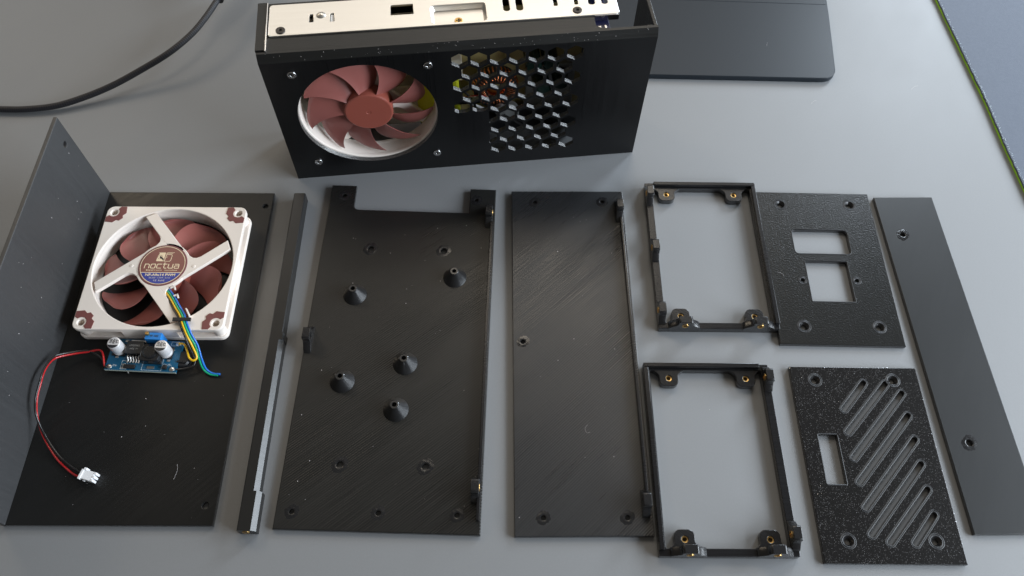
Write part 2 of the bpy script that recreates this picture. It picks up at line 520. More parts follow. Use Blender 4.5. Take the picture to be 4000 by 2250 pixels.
def melt_ring(parent, x, y, z, r=1.8):
    """Scuffed raised ring left round a screw hole by the nozzle."""
    bm = bmesh.new(); seg = 26; rings = []
    for rr, h in ((r + 0.02, 0.0), (r + 0.35, 0.16), (r + 0.95, 0.08), (r + 1.9, 0.01)):
        ring = []
        for i in range(seg):
            a = 2 * pi * i / seg
            k = 1 + (0.22 * random.random() if rr > r + 0.2 else 0) + (0.25 * abs(cos(a - radians(45))) if rr > r + 1 else 0)
            ring.append(bm.verts.new(Vector((x + rr * k * cos(a), y + rr * k * sin(a), z + h * (0.5 + random.random()))) * MM))
        rings.append(ring)
    for a, b in zip(rings, rings[1:]):
        for i in range(seg):
            j = (i + 1) % seg; bm.faces.new((a[i], a[j], b[j], b[i]))
    return bm_obj('hole_rim', bm, M_detail, parent, smooth=80)

def tab_along_y(parent, xo, yc, w_top=9, height=13, base=3, depth=4.6, inward=1, flare=6.0, mat=None):
    """Tab standing on a rail that runs along y; outer face at x=xo, inward=+1 grows to +x."""
    me = solid_mesh('tab', s_tab(w_top, height, base, flare), [circ(0, height - 4.4, 1.9, 20)], 0, depth, 0.25)
    # profile x -> world y, profile y -> world z, thickness -> world x
    me.transform(Matrix(((0, 0, inward, 0), (1, 0, 0, 0), (0, 1, 0, 0), (0, 0, 0, 1))))
    if inward < 0: me.flip_normals()
    return finish('tab', me, mat or T_detail, parent, (xo, yc, 0))

def tab_along_x(parent, xc, yo, w_top=9, height=13, base=5, depth=4.6, flare=6.0):
    me = solid_mesh('tab', s_tab(w_top, height, base, flare), [circ(0, height - 4.4, 1.9, 20)], 0, depth, 0.25)
    me.transform(Matrix(((1, 0, 0, 0), (0, 0, 1, 0), (0, 1, 0, 0), (0, 0, 0, 1))))
    me.flip_normals()
    return finish('tab', me, T_detail, parent, (xc, yo, 0))

# ------------------------------------------------------------------ L-shaped cover lying on the desk
cov = thing('cover_panel', 'black L-shaped printed cover with tall upright side wall, lying under the white fan', 'cover', (-282.4, 329.5, 0), 0.021)
solid('floor_plate', [(0, 0), (114.6, 0), (114.6, -229.2), (0, -229.2)], [circ(110.0, -11.3, 1.8), circ(108.3, -218.0, 1.9)], 0, 3, T_cover, cov, 0.35)
# upright wall with a real screw hole, edges slightly bevelled
me = solid_mesh('side_wall', [(0, 0), (229.2, 0), (229.2, 79), (0, 79)], [circ(8.5, 63.5, 1.9), circ(220, 63.5, 1.9)], 0, 2.6, 0.4)
me.transform(Matrix(((0, 0, -1, 0), (-1, 0, 0, 0), (0, 1, 0, 0), (0, 0, 0, 1))))
finish('side_wall', me, M_wing, cov, (0.0, 0, 0))
bm = bmesh.new()
for i in range(22):
    y = -random.uniform(2, 227); z = random.uniform(20, 76)
    add_box(bm, 0.02, 0.10, y, y + random.uniform(.2, .5), z, z + random.uniform(.2, .5))
o = bm_obj('dust_speck', bm, M_pale, cov, smooth=0); o['kind'] = 'stuff'

# ------------------------------------------------------------------ corner post
bar = thing('corner_post', 'long thin black printed corner post with a brass insert in its near end', 'bar', (-152.3, 328.6, 0), 0.0202)
bm = bmesh.new()
def prism_y(bm, prof, y0, y1):
    a = [bm.verts.new(Vector((p[0], y0, p[1])) * MM) for p in prof]; b = [bm.verts.new(Vector((p[0], y1, p[1])) * MM) for p in prof]
    for i in range(len(prof)):
        j = (i + 1) % len(prof); bm.faces.new((a[i], a[j], b[j], b[i]))
    bm.faces.new(a); bm.faces.new(list(reversed(b)))
def bar_prof(w, ch, chz): return [(0.5, 0), (0, 0.5), (0, 8.0), (0.6, 8.6), (w, 8.6), (w + ch, 8.6 - chz), (w + ch, 0)]
prism_y(bm, bar_prof(7.3, 0.5, 0.7), -0.4, -108.0)
prism_y(bm, bar_prof(7.9, 1.0, 1.5), -108.0, -112.8)
prism_y(bm, bar_prof(6.0, 2.5, 2.6), -112.8, -207.5)
prism_y(bm, bar_prof(7.6, 2.5, 2.6), -207.5, -229.4)
bm_obj('post_body', bm, M_bar, bar, smooth=0)
insert(bar, (4.2, -229.5, 4.3), (pi / 2, 0, 0))
lathe('bore_shade', [(0, 0.1), (1.3, 0.1), (1.3, -0.3), (0, -0.3)], M_hole_shade, bar, (4.2, -229.45, 4.3), (pi / 2, 0, 0), 16)  # dark disc filling the insert, painted as the shade within it

# ------------------------------------------------------------------ base plate with conical standoffs
bp = thing('mounting_plate', 'black printed plate with five cone standoffs and two corner ears', 'plate', (-128.4, 340.2, 0), -0.006)
W_, L_ = 115.6, 238.5
def arc(cx, cy, r, a0, a1, n=6):
    return [(cx + r * cos(radians(a0 + (a1 - a0) * i / n)), cy + r * sin(radians(a0 + (a1 - a0) * i / n))) for i in range(n + 1)]
outer = [(0, 0), (17.3, 0)] + arc(21.3, -16.6, 3.8, 180, 270) + [(97.5, -20.6), (97.5, 0), (W_, 0), (W_, -L_), (0, -L_)]
h_small = [(9.8, -8.8), (102.1, -9.7), (9.2, -228.6), (57.7, -228.0), (102.0, -227.9)]
h_big = [(33.2, -52.4), (82.2, -52.3), (32.5, -200.9), (82.1, -200.7)]
holes = [circ(x, y, 1.5, 18) for x, y in h_small] + [circ(x, y, 2.1, 20) for x, y in h_big]
solid('plate_body', outer, holes, 0, 3, T_base, bp, 0.5)
for x, y in h_small: melt_ring(bp, x, y, 2.98, 1.5)
for x, y in h_big: melt_ring(bp, x, y, 2.98, 2.1)
stand = None
cone = [(7.7, 2.9), (7.6, 3.3), (2.9, 10.4), (2.7, 11.2), (2.4, 11.4), (1.45, 11.4), (1.45, 5.0), (0, 5.0)]
for x, y in ((91.0, -72.9), (27.0, -88.0), (64.2, -135.8), (26.9, -148.9), (61.5, -166.2)):
    if stand is None: stand = lathe('standoff', cone, M_cone, bp, (x, y, 0), seg=40)
    else: share(stand, bp, (x, y, 0), (0, 0, random.uniform(0, 6)))
box('ridge', 113.2 - 0.4, 114.6, -231, -30, 2.8, 7.2, T_frame, bp, 0.25)
tab_along_y(bp, 113.9, -24, 8, 13.5, 3, 4.6, -1, 5)
tab_along_y(bp, 113.9, -213.5, 8, 13.5, 3, 4.6, -1, 4)
insert(bp, (114.0, -24, 9.1), (0, pi / 2, 0)); insert(bp, (114.0, -213.5, 9.1), (0, pi / 2, 0))
tab_along_y(bp, 0.3, -121.5, 8, 13.5, 3, 4.6, 1, 5)
insert(bp, (0.2, -121.5, 9.1), (0, -pi / 2, 0))

# ------------------------------------------------------------------ narrower side panel
sp = thing('side_panel', 'plain black printed panel with diagonal print lines and a raised right edge', 'panel', (-1.9, 338.5, 0), 0.028)
hs = [(16.1, -9.4), (63.1, -9.0), (6.3, -117.7), (16.2, -227.6), (63.6, -227.7)]
solid('panel_body', [(0, 0), (78.0, 0), (78.0, -237.9), (0, -237.9)], [circ(x, y, 1.5, 18) for x, y in hs], 0, 3, T_side, sp, 0.4)
for x, y in hs: melt_ring(sp, x, y, 2.98, 1.5)
box('ridge', 74.4, 76.0, -214, -24, 2.8, 6.6, T_frame, sp, 0.25)
tab_along_y(sp, 76.4, -17.5, 8, 13.5, 3, 4.6, -1, 5)
tab_along_y(sp, 76.4, -220, 8, 13.5, 3, 4.6, -1, 4)
insert(sp, (76.5, -17.5, 9.1), (0, pi / 2, 0)); insert(sp, (76.5, -220, 9.1), (0, pi / 2, 0))

# ------------------------------------------------------------------ end frames
def end_frame(root, mirror):
    """mirror=False: lips back+right, tabs left+front. mirror=True: lips back+left, tabs right+front."""
    Wf, Lf = 77.4, 115.2
    X = (lambda x: Wf - x) if mirror else (lambda x: x)
    def xr(a, b): return (min(X(a), X(b)), max(X(a), X(b)))
    solid('frame_body', rrect(0, Wf, -Lf, 0, 0.6, 2), [rrect(*xr(4.7, Wf - 3.9), -Lf + 4.3, -4.2, 0.8, 2)], 0, 5, T_frame, root, 0.3)
    a, b = xr(6, Wf - 0.1)
    box('lip', a, b, -2.9, -0.1, 4.9, 7.2, T_frame, root, 0.35)
    a, b = xr(Wf - 2.9, Wf - 0.12)
    box('lip', a, b, -Lf + 3.2, -2.95, 4.9, 7.2, T_frame, root, 0.35)
    a, b = xr(Wf - 3.9, Wf - 3.5)
    lug = None
    # back lugs
    pts = s_lug(11.5, 11.0)
    for x in (14.7, 62.0):
        me = solid_mesh('lug', pts, [circ(0, -5.8, 1.9, 20)], 0.2, 4.6, 0.3)
        finish('lug', me, T_detail, root, (X(x), -3.6, 0))
        insert(root, (X(x), -3.6 - 5.8, 3.7))
    # front lugs
    for x in (14.9, 62.5):
        me = solid_mesh('lug', [(-q[0], -q[1]) for q in pts], [circ(0, 5.6, 1.9, 20)], 0.2, 4.6, 0.3)
        finish('lug', me, T_detail, root, (X(x), -Lf + 3.7, 0))
        insert(root, (X(x), -Lf + 3.7 + 5.6, 3.7))
        xx = X(x) + 1.2
        tab_along_x(root, xx, -Lf - 0.15, 9, 13.2, 5, 4.9, 5.5)
        insert(root, (xx, -Lf - 0.2, 8.8), (pi / 2, 0, 0))
    # side tabs on the lipless rail
    ys = (-11.5, -56.5, -104.0) if not mirror else (-10.0, -104.0)
    for y in ys:
        tab_along_y(root, X(-0.15), y, 8.5, 13.2, 5, 4.6, -1 if mirror else 1, 5.0 if abs(y + 56) < 20 else 4.0)
        insert(root, (X(-0.2), y, 8.8), (0, (pi / 2 if mirror else -pi / 2), 0))
        if mirror: insert(root, (X(4.6), y, 8.8), (0, -pi / 2, 0))

fr1 = thing('end_frame', 'upper of the two open black rectangular frames, beside the socket cut-out panel', 'frame', (91.9, 347.0, 0), 0.017, 'open printed end frames')
end_frame(fr1, False)
fr2 = thing('end_frame', 'lower of the two open black rectangular frames, beside the slotted vent panel', 'frame', (82.0, 206.9, 0), 0.019, 'open printed end frames')
end_frame(fr2, True)

# ------------------------------------------------------------------ socket cut-out panel
sk = thing('socket_panel', 'rough textured black panel with two rectangular cut-outs and four screw holes', 'panel', (169.9, 344.6, 0), 0.004)
sk.location[1] = 0.3432
big = [(16.5, -10.4), (65.0, -9.8), (17.2, -106.4), (65.6, -106.0)]
w1 = [(20.7, -36), (22.2, -50.9), (24.5, -51.6)]
hl = [circ(x, y, 2.9, 24) for x, y in big] + [circ(21.9, -72.0, 1.4, 16), circ(58.0, -71.6, 1.4, 16)]
hl += [rrect(20.8, 58.6, -50.8, -31.6, 2.6, 4), rrect(26.0, 53.9, -87.7, -56.9, 0.4, 1)]
solid('panel_body', [(0, 0), (79.6, 0), (79.6, -119.3), (0, -119.3)], hl, 0, 3, T_socket, sk, 0.3)
CS = [(2.92, 2.95), (1.7, 1.5), (1.7, 0.1), (2.92, 0.1)]
first = None
for x, y in big:
    if first is None: first = lathe('countersink', CS, T_detail, sk, (x, y, 0), seg=24, closed=True)
    else: share(first, sk, (x, y, 0))

# ------------------------------------------------------------------ vent panel
vp = thing('vent_panel', 'glittery black panel with eight diagonal vent slots and one small rectangular window', 'panel', (173.5, 208.3, 0), 0.013)
slots = [((44.0, 10.4), (28.5, 27.8)), ((57.5, 10.7), (28.0, 42.3)), ((66.1, 16.9), (28.3, 57.9)), ((66.5, 31.3), (28.5, 72.5)),
         ((66.9, 46.3), (29.0, 87.1)), ((66.9, 61.2), (29.1, 102.1)), ((66.9, 76.2), (38.6, 106.3)), ((67.0, 90.7), (52.7, 106.6))]
hl = []
def slot(a, b, r):
    ax, ay = a[0], -a[1]; bx, by = b[0], -b[1]
    ang = atan2(ay - by, ax - bx); out = []
    for i in range(7):
        t = ang - pi / 2 + pi * i / 6; out.append((ax + r * cos(t), ay + r * sin(t)))
    for i in range(7):
        t = ang + pi / 2 + pi * i / 6; out.append((bx + r * cos(t), by + r * sin(t)))
    return out
for a, b in slots: hl.append(slot(a, b, 1.62))
bigv = [(14.4, -8.9), (61.6, -8.6), (15.3, -105.7), (64.4, -105.4)]
hl += [circ(x, y, 2.9, 24) for x, y in bigv if (x, y) != (61.6, -8.6)] + [circ(62.6, -8.5, 2.9, 24)]
bigv[1] = (62.6, -8.5)
hl += [rrect(9.8, 20.9, -73.8, -44.0, 0.4, 1)]
solid('panel_body', [(0, 0), (78.0, 0), (78.7, -0.7), (78.7, -117.8), (0, -117.8)], hl, 0, 3, T_vent, vp, 0.3)
for x, y in bigv: share(first, vp, (x, y, 0))

def ridges(name, parent, loops, zs):
    """Raised print perimeters: facets zig-zag outward from an opening."""
    bm = bmesh.new(); rings = []
    for poly, zz in zip(loops, zs):
        rings.append([bm.verts.new(Vector((x, y, zz)) * MM) for x, y in poly])
    for a, b in zip(rings, rings[1:]):
        n = len(a)
        for i in range(n):
            j = (i + 1) % n; bm.faces.new((a[i], a[j], b[j], b[i]))
    return bm_obj(name, bm, M_ridge, parent, smooth=0)
Z5 = (2.97, 3.16, 3.03, 3.14, 2.98)
for a, b in slots:
    ridges('slot_rim', vp, [slot(a, b, 1.60 + o) for o in (0, .4, .8, 1.2, 1.5)], (2.97, 3.12, 3.02, 3.10, 2.98))
def rr_off(x0, x1, y0, y1, r, o): return rrect(x0 - o, x1 + o, y0 - o, y1 + o, r + o, 3)
ridges('window_rim', vp, [rr_off(9.8, 20.9, -73.8, -44.0, 0.4, o) for o in (-.03, .45, .9)], (2.97, 3.2, 2.97))
def hole_rims(parent, pts, r):
    for x, y in pts:
        ridges('hole_rim', parent, [circ(x, y, r + o, 28) for o in (-.02, .45, .9, 1.35, 1.8)], Z5)
hole_rims(vp, bigv, 2.9); hole_rims(sk, big, 2.9); hole_rims(sk, [(21.9, -72.0), (58.0, -71.6)], 1.4)
ridges('window_rim', sk, [rr_off(20.8, 58.6, -50.8, -31.6, 2.6, o) for o in (-.03, .4, .8)], (2.97, 3.15, 2.97))
ridges('window_rim', sk, [rr_off(26.0, 53.9, -87.7, -56.9, 0.4, o) for o in (-.03, .4, .8)], (2.97, 3.15, 2.97))

# ------------------------------------------------------------------ strip panel
st = thing('strip_panel', 'smooth long narrow black panel at the far right, two screw holes', 'panel', (253.6, 340.9, 0), 0.035)
solid('panel_body', [(0, 0), (41.4, 0), (41.4, -233.1), (0, -233.1)], [circ(12.4, -31.7, 1.9), circ(13.3, -180.0, 2.1), circ(12.5, -222, 1.9)][:2], 0, 3, T_strip, st, 0.4)
melt_ring(st, 12.4, -31.7, 2.98, 1.9); melt_ring(st, 13.3, -180.0, 2.98, 2.1)

# ------------------------------------------------------------------ fans
def make_fan(root, arms, phase=0.0):
    """Frame 92x92x14, front (hub side) up at z=14; arms are angles in local space on the back, z 0..3."""
    sq = rrect(-46.2, 46.2, -46.2, 46.2, 4.6, 6)
    hs = [circ(sx * 41.25, sy * 41.25, 2.2, 18) for sx in (-1, 1) for sy in (-1, 1)]
    hole = circ(0, 0, 44.0, 96)
    me = solid_mesh('frame', sq, [hole] + hs, 0, 3.4, 0.5)
    bm = bmesh.new(); bm.from_mesh(me); bpy.data.meshes.remove(me)
    me = solid_mesh('frame2', sq, [hole] + hs, 10.6, 14.0, 0.5)
    bm.from_mesh(me); bpy.data.meshes.remove(me)
    add_lathe(bm, [(45.2, 3.0), (45.2, 11.0), (44.02, 11.0), (43.9, 7), (44.02, 3.0)], 96, closed=True)
    # corner tubes between the flanges
    for sx in (-1, 1):
        for sy in (-1, 1):
            add_lathe(bm, [(3.9, 3.0), (3.9, 11.0), (2.25, 11.0), (2.25, 3.0)], 20, center=(sx * 41.25, sy * 41.25, 0), closed=True)
    for sy in (-1, 1):
        add_box(bm, -17, 17, sy * 45.5 - 0.45, sy * 45.5 + 0.45, 3.0, 11.0, 0.2)
    frame = bm_obj('frame', bm, M_beige, root, smooth=35)
    # support cross: round motor plate with four arms running off it like a pinwheel
    parts = [(circ(0, 0, 17.0, 64), 2.62)]
    for a in arms:
        c_, s_ = cos(radians(a)), sin(radians(a))
        P_ = lambda al, off: (al * c_ + off * -s_ * 1.0, al * s_ + off * c_)
        strip = [P_(0, 9.2), P_(45.0 - 3.5, 9.2), P_(45.0 - 5.5, 16.2), P_(2, 16.2)]
        parts.append((strip, 2.6))
        a0 = atan2(9.2, 14.3)
        fil = [P_(13.0, 9.6), P_(22.5, 9.25), P_(19.6, 8.5), P_(17.8, 7.0), P_(16.9, 4.6), P_(16.6, 2.2), P_(15.0, 1.5)]
        parts.append((fil, 2.58))
    bm = bmesh.new()
    for k, (poly, top) in enumerate(parts):
        me = solid_mesh('a', poly, [], -0.05 + 0.004 * (k % 3), top, 0.4 if k % 2 == 0 or k == 0 else 0.3)
        bm.from_mesh(me); bpy.data.meshes.remove(me)
    bm_obj('support_cross', bm, M_beige, root, smooth=35)
    # brown corner pads, both faces
    pad = [(7.6, -4.4), (8.2, 0.6), (6.2, 2.6), (6.8, 4.6), (4.6, 6.8), (2.6, 6.2), (0.6, 8.2), (-4.4, 7.6), (-4.5, 3.9)]
    pad += [(3.55 * cos(radians(t)), 3.55 * sin(radians(t))) for t in (135, 110, 85, 60, 45, 30, 5, -20, -45)] + [(3.9, -4.5)]
    for side, (za, zb) in enumerate(((-0.28, 0.3), (13.7, 14.28))):
        for sx in (-1, 1):
            for sy in (-1, 1):
                pp = [(-sx * x, -sy * y) for x, y in pad]
                solid('corner_pad', pp, [], za, zb, M_pad, root, 0.12, loc=(sx * 41.25, sy * 41.25, 0))
    # rotor
    lathe('hub', [(0, 3.2), (14.6, 3.2), (15.9, 4.0), (16.0, 12.9), (15.6, 13.6), (14.8, 13.95), (1.6, 13.95), (1.3, 13.7), (0.6, 13.75), (0, 13.9)], M_hub, root, seg=64)
    nb = 9; nr, nc = 12, 8
    bm = bmesh.new()
    front, back = [], []
    for i in range(nr + 1):
        t = i / nr
        r = 14.8 + (42.6 - 14.8) * t
        lead = radians(3 * t + 11 * t ** 2)                     # ccw edge
        chord = radians(37 + 3 * sin(pi * t) - 6 * t)
        if t > 0.86:
            k = (t - 0.86) / 0.14
            chord *= math.sqrt(max(0.03, 1 - 0.55 * k * k))
        rowf, rowb = [], []
        for j in range(nc + 1):
            s = j / nc
            a = lead - chord * s + radians(8)
            rr = r - (3.4 * (s ** 2.2) * (t ** 4)) - (0.8 * ((1 - s) ** 8) * (t ** 6))
            z = 12.8 - (9.6 - 1.4 * t) * (s ** 0.85) - 0.9 * t * (1 - s) + 1.0 * sin(pi * s)
            th = 0.75 * (1 - 0.45 * t) * (0.35 + sin(pi * min(0.96, max(0.08, s))) * 0.65)
            rowf.append(Vector((rr * cos(a), rr * sin(a), z + th)) * MM)
            rowb.append(Vector((rr * cos(a), rr * sin(a), z - th)) * MM)
        front.append([bm.verts.new(v) for v in rowf]); back.append([bm.verts.new(v) for v in rowb])
    for i in range(nr):
        for j in range(nc):
            bm.faces.new((front[i][j], front[i][j + 1], front[i + 1][j + 1], front[i + 1][j]))
            bm.faces.new((back[i][j], back[i + 1][j], back[i + 1][j + 1], back[i][j + 1]))
    for i in range(nr):
        bm.faces.new((front[i][0], front[i + 1][0], back[i + 1][0], back[i][0]))
        bm.faces.new((front[i + 1][nc], front[i][nc], back[i][nc], back[i + 1][nc]))
    for j in range(nc):
        bm.faces.new((front[nr][j + 1], back[nr][j + 1], back[nr][j], front[nr][j]))
        bm.faces.new((front[0][j], back[0][j], back[0][j + 1], front[0][j + 1]))
    bl = bm_obj('blade', bm, M_brown, root, rot=(0, 0, radians(phase)), smooth=50)
    for k in range(1, nb):
        share(bl, root, (0, 0, 0), (0, 0, radians(phase + 40 * k)))

fan = thing('cooling_fan', 'loose beige and brown cooling fan lying label up on the black cover', 'fan', (-223.9, 262.1, 17.15), rot=(0, pi, 0.02))
arms_up = [23.5, 115.5, 203.5, 295.0]               # seen from above
arms_loc = sorted([(180 - a) % 360 for a in arms_up])
wide_i = arms_loc.index((180 - 295.0) % 360)
make_fan(fan, [180 - 40 - 90 * k for k in range(4)], phase=0)
# label (local frame of its own, turned back so that it reads from above)
lab = lathe('label', [(0, 0.0), (15.2, 0.0), (15.4, 0.12), (15.1, 0.32), (0, 0.32)], M_labelrim, fan, (0, 0, -0.03), (0, pi, 0), seg=64)
def onlab(o): return o
z = 0.34
def ring_pts(r, n=64): return circ(0, 0, r, n)
solid('label_field', ring_pts(14.2), [ring_pts(13.8)], z, z + 0.05, M_cream, lab)
def chord_poly(r, y, above, n=48):
    a = math.asin(y / r); pts = []
    if above:
        for i in range(n + 1): t = a + (pi - 2 * a) * i / n; pts.append((r * cos(t), r * sin(t)))
    else:
        for i in range(n + 1): t = pi - a + (pi + 2 * a) * i / n; pts.append((r * cos(t), r * sin(t)))
    return pts
solid('label_field', chord_poly(13.7, -5.3, True), [], z, z + 0.04, M_label, lab)
solid('label_field', chord_poly(13.7, -5.75, False), [], z, z + 0.04, M_labelblue, lab)
solid('label_field', [(-12.65, -5.75), (12.65, -5.75), (12.8, -5.3), (-12.8, -5.3)], [], z, z + 0.05, M_cream, lab)
zl = z + 0.07
# wordmark drawn as strokes
def stroke(bm, pts, wd=0.52):
    for (x0, y0), (x1, y1) in zip(pts, pts[1:]):
        L = hypot(x1 - x0, y1 - y0); a = atan2(y1 - y0, x1 - x0)
        mtx = Matrix.Translation((x0 * MM, y0 * MM, 0)) @ Matrix.Rotation(a, 4, 'Z')
        add_box(bm, -wd * 0.35, L + wd * 0.35, -wd / 2, wd / 2, zl - 0.03 + random.uniform(0, 0.004), zl + 0.02 + random.uniform(0, 0.006), 0, mtx)
bm = bmesh.new()
lh = 3.0; lw = 2.9; gap = 0.95; x = -11.3; y0 = -2.3
def S(pts): stroke(bm, [(x + px * lw, y0 + py * lh + px * 0.0) for px, py in pts])
S([(0, 0), (0.06, 1), (0.75, 1), (1, .8), (.95, 0)]); x += lw + gap
S([(.1, 0), (0, .15), (.05, .85), (.2, 1), (.9, 1), (1, .85), (.95, .15), (.85, 0), (.1, 0)]); x += lw + gap
S([(1, 1), (.2, 1), (.05, .85), (0, .15), (.15, 0), (.95, 0)]); x += lw + gap
S([(.3, 1.35), (.25, .2), (.4, 0), (.8, 0)]); S([(0, 1), (.85, 1)]); x += lw * 0.85 + gap
S([(0.05, 1), (0, .2), (.15, 0), (.9, 0)]); S([(1, 1), (.95, 0)]); x += lw + gap
S([(.1, 1), (.9, 1), (1, .8), (.97, 0), (.15, 0), (.02, .15), (.05, .45), (.2, .58), (.95, .58)])
bm_obj('wordmark', bm, M_cream, lab, smooth=0)
text('lettering', 'designed in austria    www.noctua.at', 1.35, M_cream, lab, (0, -3.75, zl), sx=1.0)
text('lettering', 'NF-A9x14 PWM', 2.5, M_cream, lab, (0, -7.35, zl), sx=1.12, bold=0.05)
text('lettering', 'DC12V - 1.32W - 0.11A', 1.35, M_pale, lab, (0, -9.5, zl))
text('lettering', 'CE  RoHS', 1.75, M_pale, lab, (0, -11.5, zl), sx=1.0)
# bird emblem: pale left half with eye, outlined right half
solid('emblem', [(-4.6, 2.9), (-0.2, 2.9), (0.1, 9.2), (-0.2, 9.5), (-4.2, 9.4), (-3.6, 8.4), (-4.4, 7.2), (-4.9, 3.3)],
      [circ(-2.9, 6.0, 1.55, 24)], zl - 0.03, zl + 0.03, M_cream, lab)
solid('emblem', circ(-2.9, 6.0, 1.3, 24), [], zl - 0.03, zl + 0.03, M_cream, lab)
solid('emblem', [(-2.9, 6.9), (-2.2, 6.5), (-1.3, 5.4), (-0.35, 5.0), (-0.3, 3.2), (-1.6, 4.6), (-2.6, 5.0), (-3.2, 5.8)], [], zl + 0.035, zl + 0.06, M_ink, lab)
bm = bmesh.new()
stroke(bm, [(0.35, 2.9), (3.6, 2.9), (4.3, 3.5), (4.6, 7.0), (4.2, 7.9), (1.2, 7.9), (0.8, 7.4), (0.35, 2.9)], 0.34)
stroke(bm, [(0.7, 8.0), (1.0, 8.6), (4.8, 8.7)], 0.28); stroke(bm, [(0.7, 8.9), (1.3, 9.4), (5.6, 9.5)], 0.28); stroke(bm, [(0.7, 5.9), (1.8, 6.2)], 0.28)
bm_obj('emblem', bm, M_cream, lab, smooth=0)
# rivets on the support cross (they sit in the arms)
for a in (0, 180):
    lathe('rivet', [(0, 0.3), (0.9, 0.25), (1.2, 0), (1.2, -0.3), (0, -0.3)], M_beige, fan, ((19.8) * cos(radians(180 - a)), -0.5, -0.05), (pi, 0, 0), 16)

# fan leads: black, yellow, green and blue (positions in world mm, made local to the fan)
inv = (Matrix.Translation((-0.2239, 0.2621, 0.01715)) @ Matrix.Rotation(0.02, 4, 'Z') @ Matrix.Rotation(pi, 4, 'Y')).inverted()
def wtube(name, pts, r, mat, parent, mtx, **k):
    bm = bmesh.new(); add_tube(bm, pts, r, **k); bmesh.ops.transform(bm, matrix=mtx, verts=bm.verts)
    return bm_obj(name, bm, mat, parent, smooth=60)
lead_main = [(-220.5, 247.0, 13.5), (-216.8, 243.0, 16.0), (-213.0, 238.6, 16.6), (-208.2, 232.0, 17.4), (-203.6, 226.0, 18.2), (-200.0, 219.0, 18.6), (-197.2, 213.6, 16.0)]
def shift(pts, d):
    out = []
    for i, p in enumerate(pts):
        a = Vector(pts[max(0, i - 1)]); b = Vector(pts[min(len(pts) - 1, i + 1)])
        t = (b - a); n = Vector((t.y, -t.x, 0)).normalized()
        out.append(tuple(Vector(p) - n * d))
    return out
wtube('lead', shift(lead_main, -2.1) + [(-196.5, 207.5, 12), (-193.2, 201.5, 8), (-193.6, 197.6, 6.5), (-198.0, 195.6, 6.5), (-203.3, 194.0, 8.0)], 0.55, M_wblk, fan, inv)
wtube('lead', shift(lead_main, -0.8) + [(-194.8, 208.0, 12), (-192.0, 202.5, 8.5), (-193.8, 200.3, 8.0), (-196.6, 202.0, 8.4), (-198.6, 206.6, 9.5), (-200.9, 210.0, 10.2), (-204.0, 210.6, 10.0)], 0.68, M_wyel, fan, inv)
tail = [(-193.2, 208.4, 11.0), (-190.6, 201.6, 7.4), (-187.6, 196.0, 5.0), (-183.4, 193.2, 4.2), (-178.4, 192.7, 4.0)]
wtube('lead', shift(lead_main, 0.55) + tail, 0.68, M_wgrn, fan, inv)
wtube('lead', shift(lead_main, 1.85) + [(p[0] + 1.25, p[1] + 0.55, p[2] + .25) for p in tail], 0.68, M_wblu, fan, inv)
# clip that holds the leads, hooks and the guide wedge of the wide arm
bm = bmesh.new(); mt = Matrix.Translation((-0.2016, 0.2226, 0.0189)) @ Matrix.Rotation(0.02, 4, 'Z')
add_box(bm, -6.0, 5.2, -1.2, 1.2, -0.3, 0.9, 0.25, mt); bmesh.ops.transform(bm, matrix=inv, verts=bm.verts)
bm_obj('cable_clip', bm, M_black_pl, fan)
for (hx, hy) in ((-215.0, 245.6), (-211.8, 239.8)):
    bm = bmesh.new(); mt = Matrix.Translation((hx * MM, hy * MM, 0.0165)) @ Matrix.Rotation(radians(25), 4, 'Z')
    add_box(bm, 0, 2.6, -0.5, 0.5, 0, 1.3, 0.15, mt); add_box(bm, 1.9, 2.9, -2.4, 0.5, 0, 1.3, 0.15, mt)
    bmesh.ops.transform(bm, matrix=inv, verts=bm.verts)
    bm_obj('cable_hook', bm, M_beige, fan)
bm = bmesh.new(); mt = Matrix.Translation((-0.1995, 0.2275, 0.0165)) @ Matrix.Rotation(radians(-58), 4, 'Z')
add_box(bm, -3.4, 3.4, -0.4, 0.4, 0, 3.0, 0.15, mt); bmesh.ops.transform(bm, matrix=inv, verts=bm.verts)
bm_obj('cable_guide', bm, M_beige, fan)

# ------------------------------------------------------------------ voltage regulator board
pcb = thing('voltage_regulator_board', 'small blue circuit board with two silver capacitors, in front of the white fan', 'circuit board', (-247.0, 193.6, 0), -0.022)
BZ = 6.6
solid('board', rrect(0, 43.6, 0, 21, 0.2, 1), [], BZ - 1.6, BZ, M_pcb, pcb, 0)
box('board_edge', 0.0, 43.6, -0.05, 0.12, BZ - 1.55, BZ - 0.02, M_edge, pcb, 0)
def text_b(s, size, mat, loc, rot, **k): return text('lettering', s, size, mat, pcb, loc, rot, **k)
text_b('IN-', 2.1, M_silk, (5.6, 3.0, BZ + 0.03), (0, 0, 0)); text_b('OUT-', 2.1, M_silk, (37.4, 4.6, BZ + 0.03), (0, 0, 0)); text_b('+', 2.2, M_silk, (39.2, 14.5, BZ + 0.03), (0, 0, 0))
def outline(x0, x1, y0, y1, wd=0.22):
    bm = bmesh.new()
    for a in ((x0, x1, y0, y0 + wd), (x0, x1, y1 - wd, y1), (x0, x0 + wd, y0 + wd, y1 - wd), (x1 - wd, x1, y0 + wd, y1 - wd)):
        add_box(bm, a[0], a[1], a[2], a[3], BZ, BZ + 0.04)
    return bm_obj('silkscreen', bm, M_silk, pcb, smooth=0)
outline(22.2, 34.5, 0.6, 18.2); outline(9.3, 13.2, 0.7, 6.4); outline(36.3, 39.6, 17.6, 20.4); outline(23.5, 26.4, 14.5, 20.2)
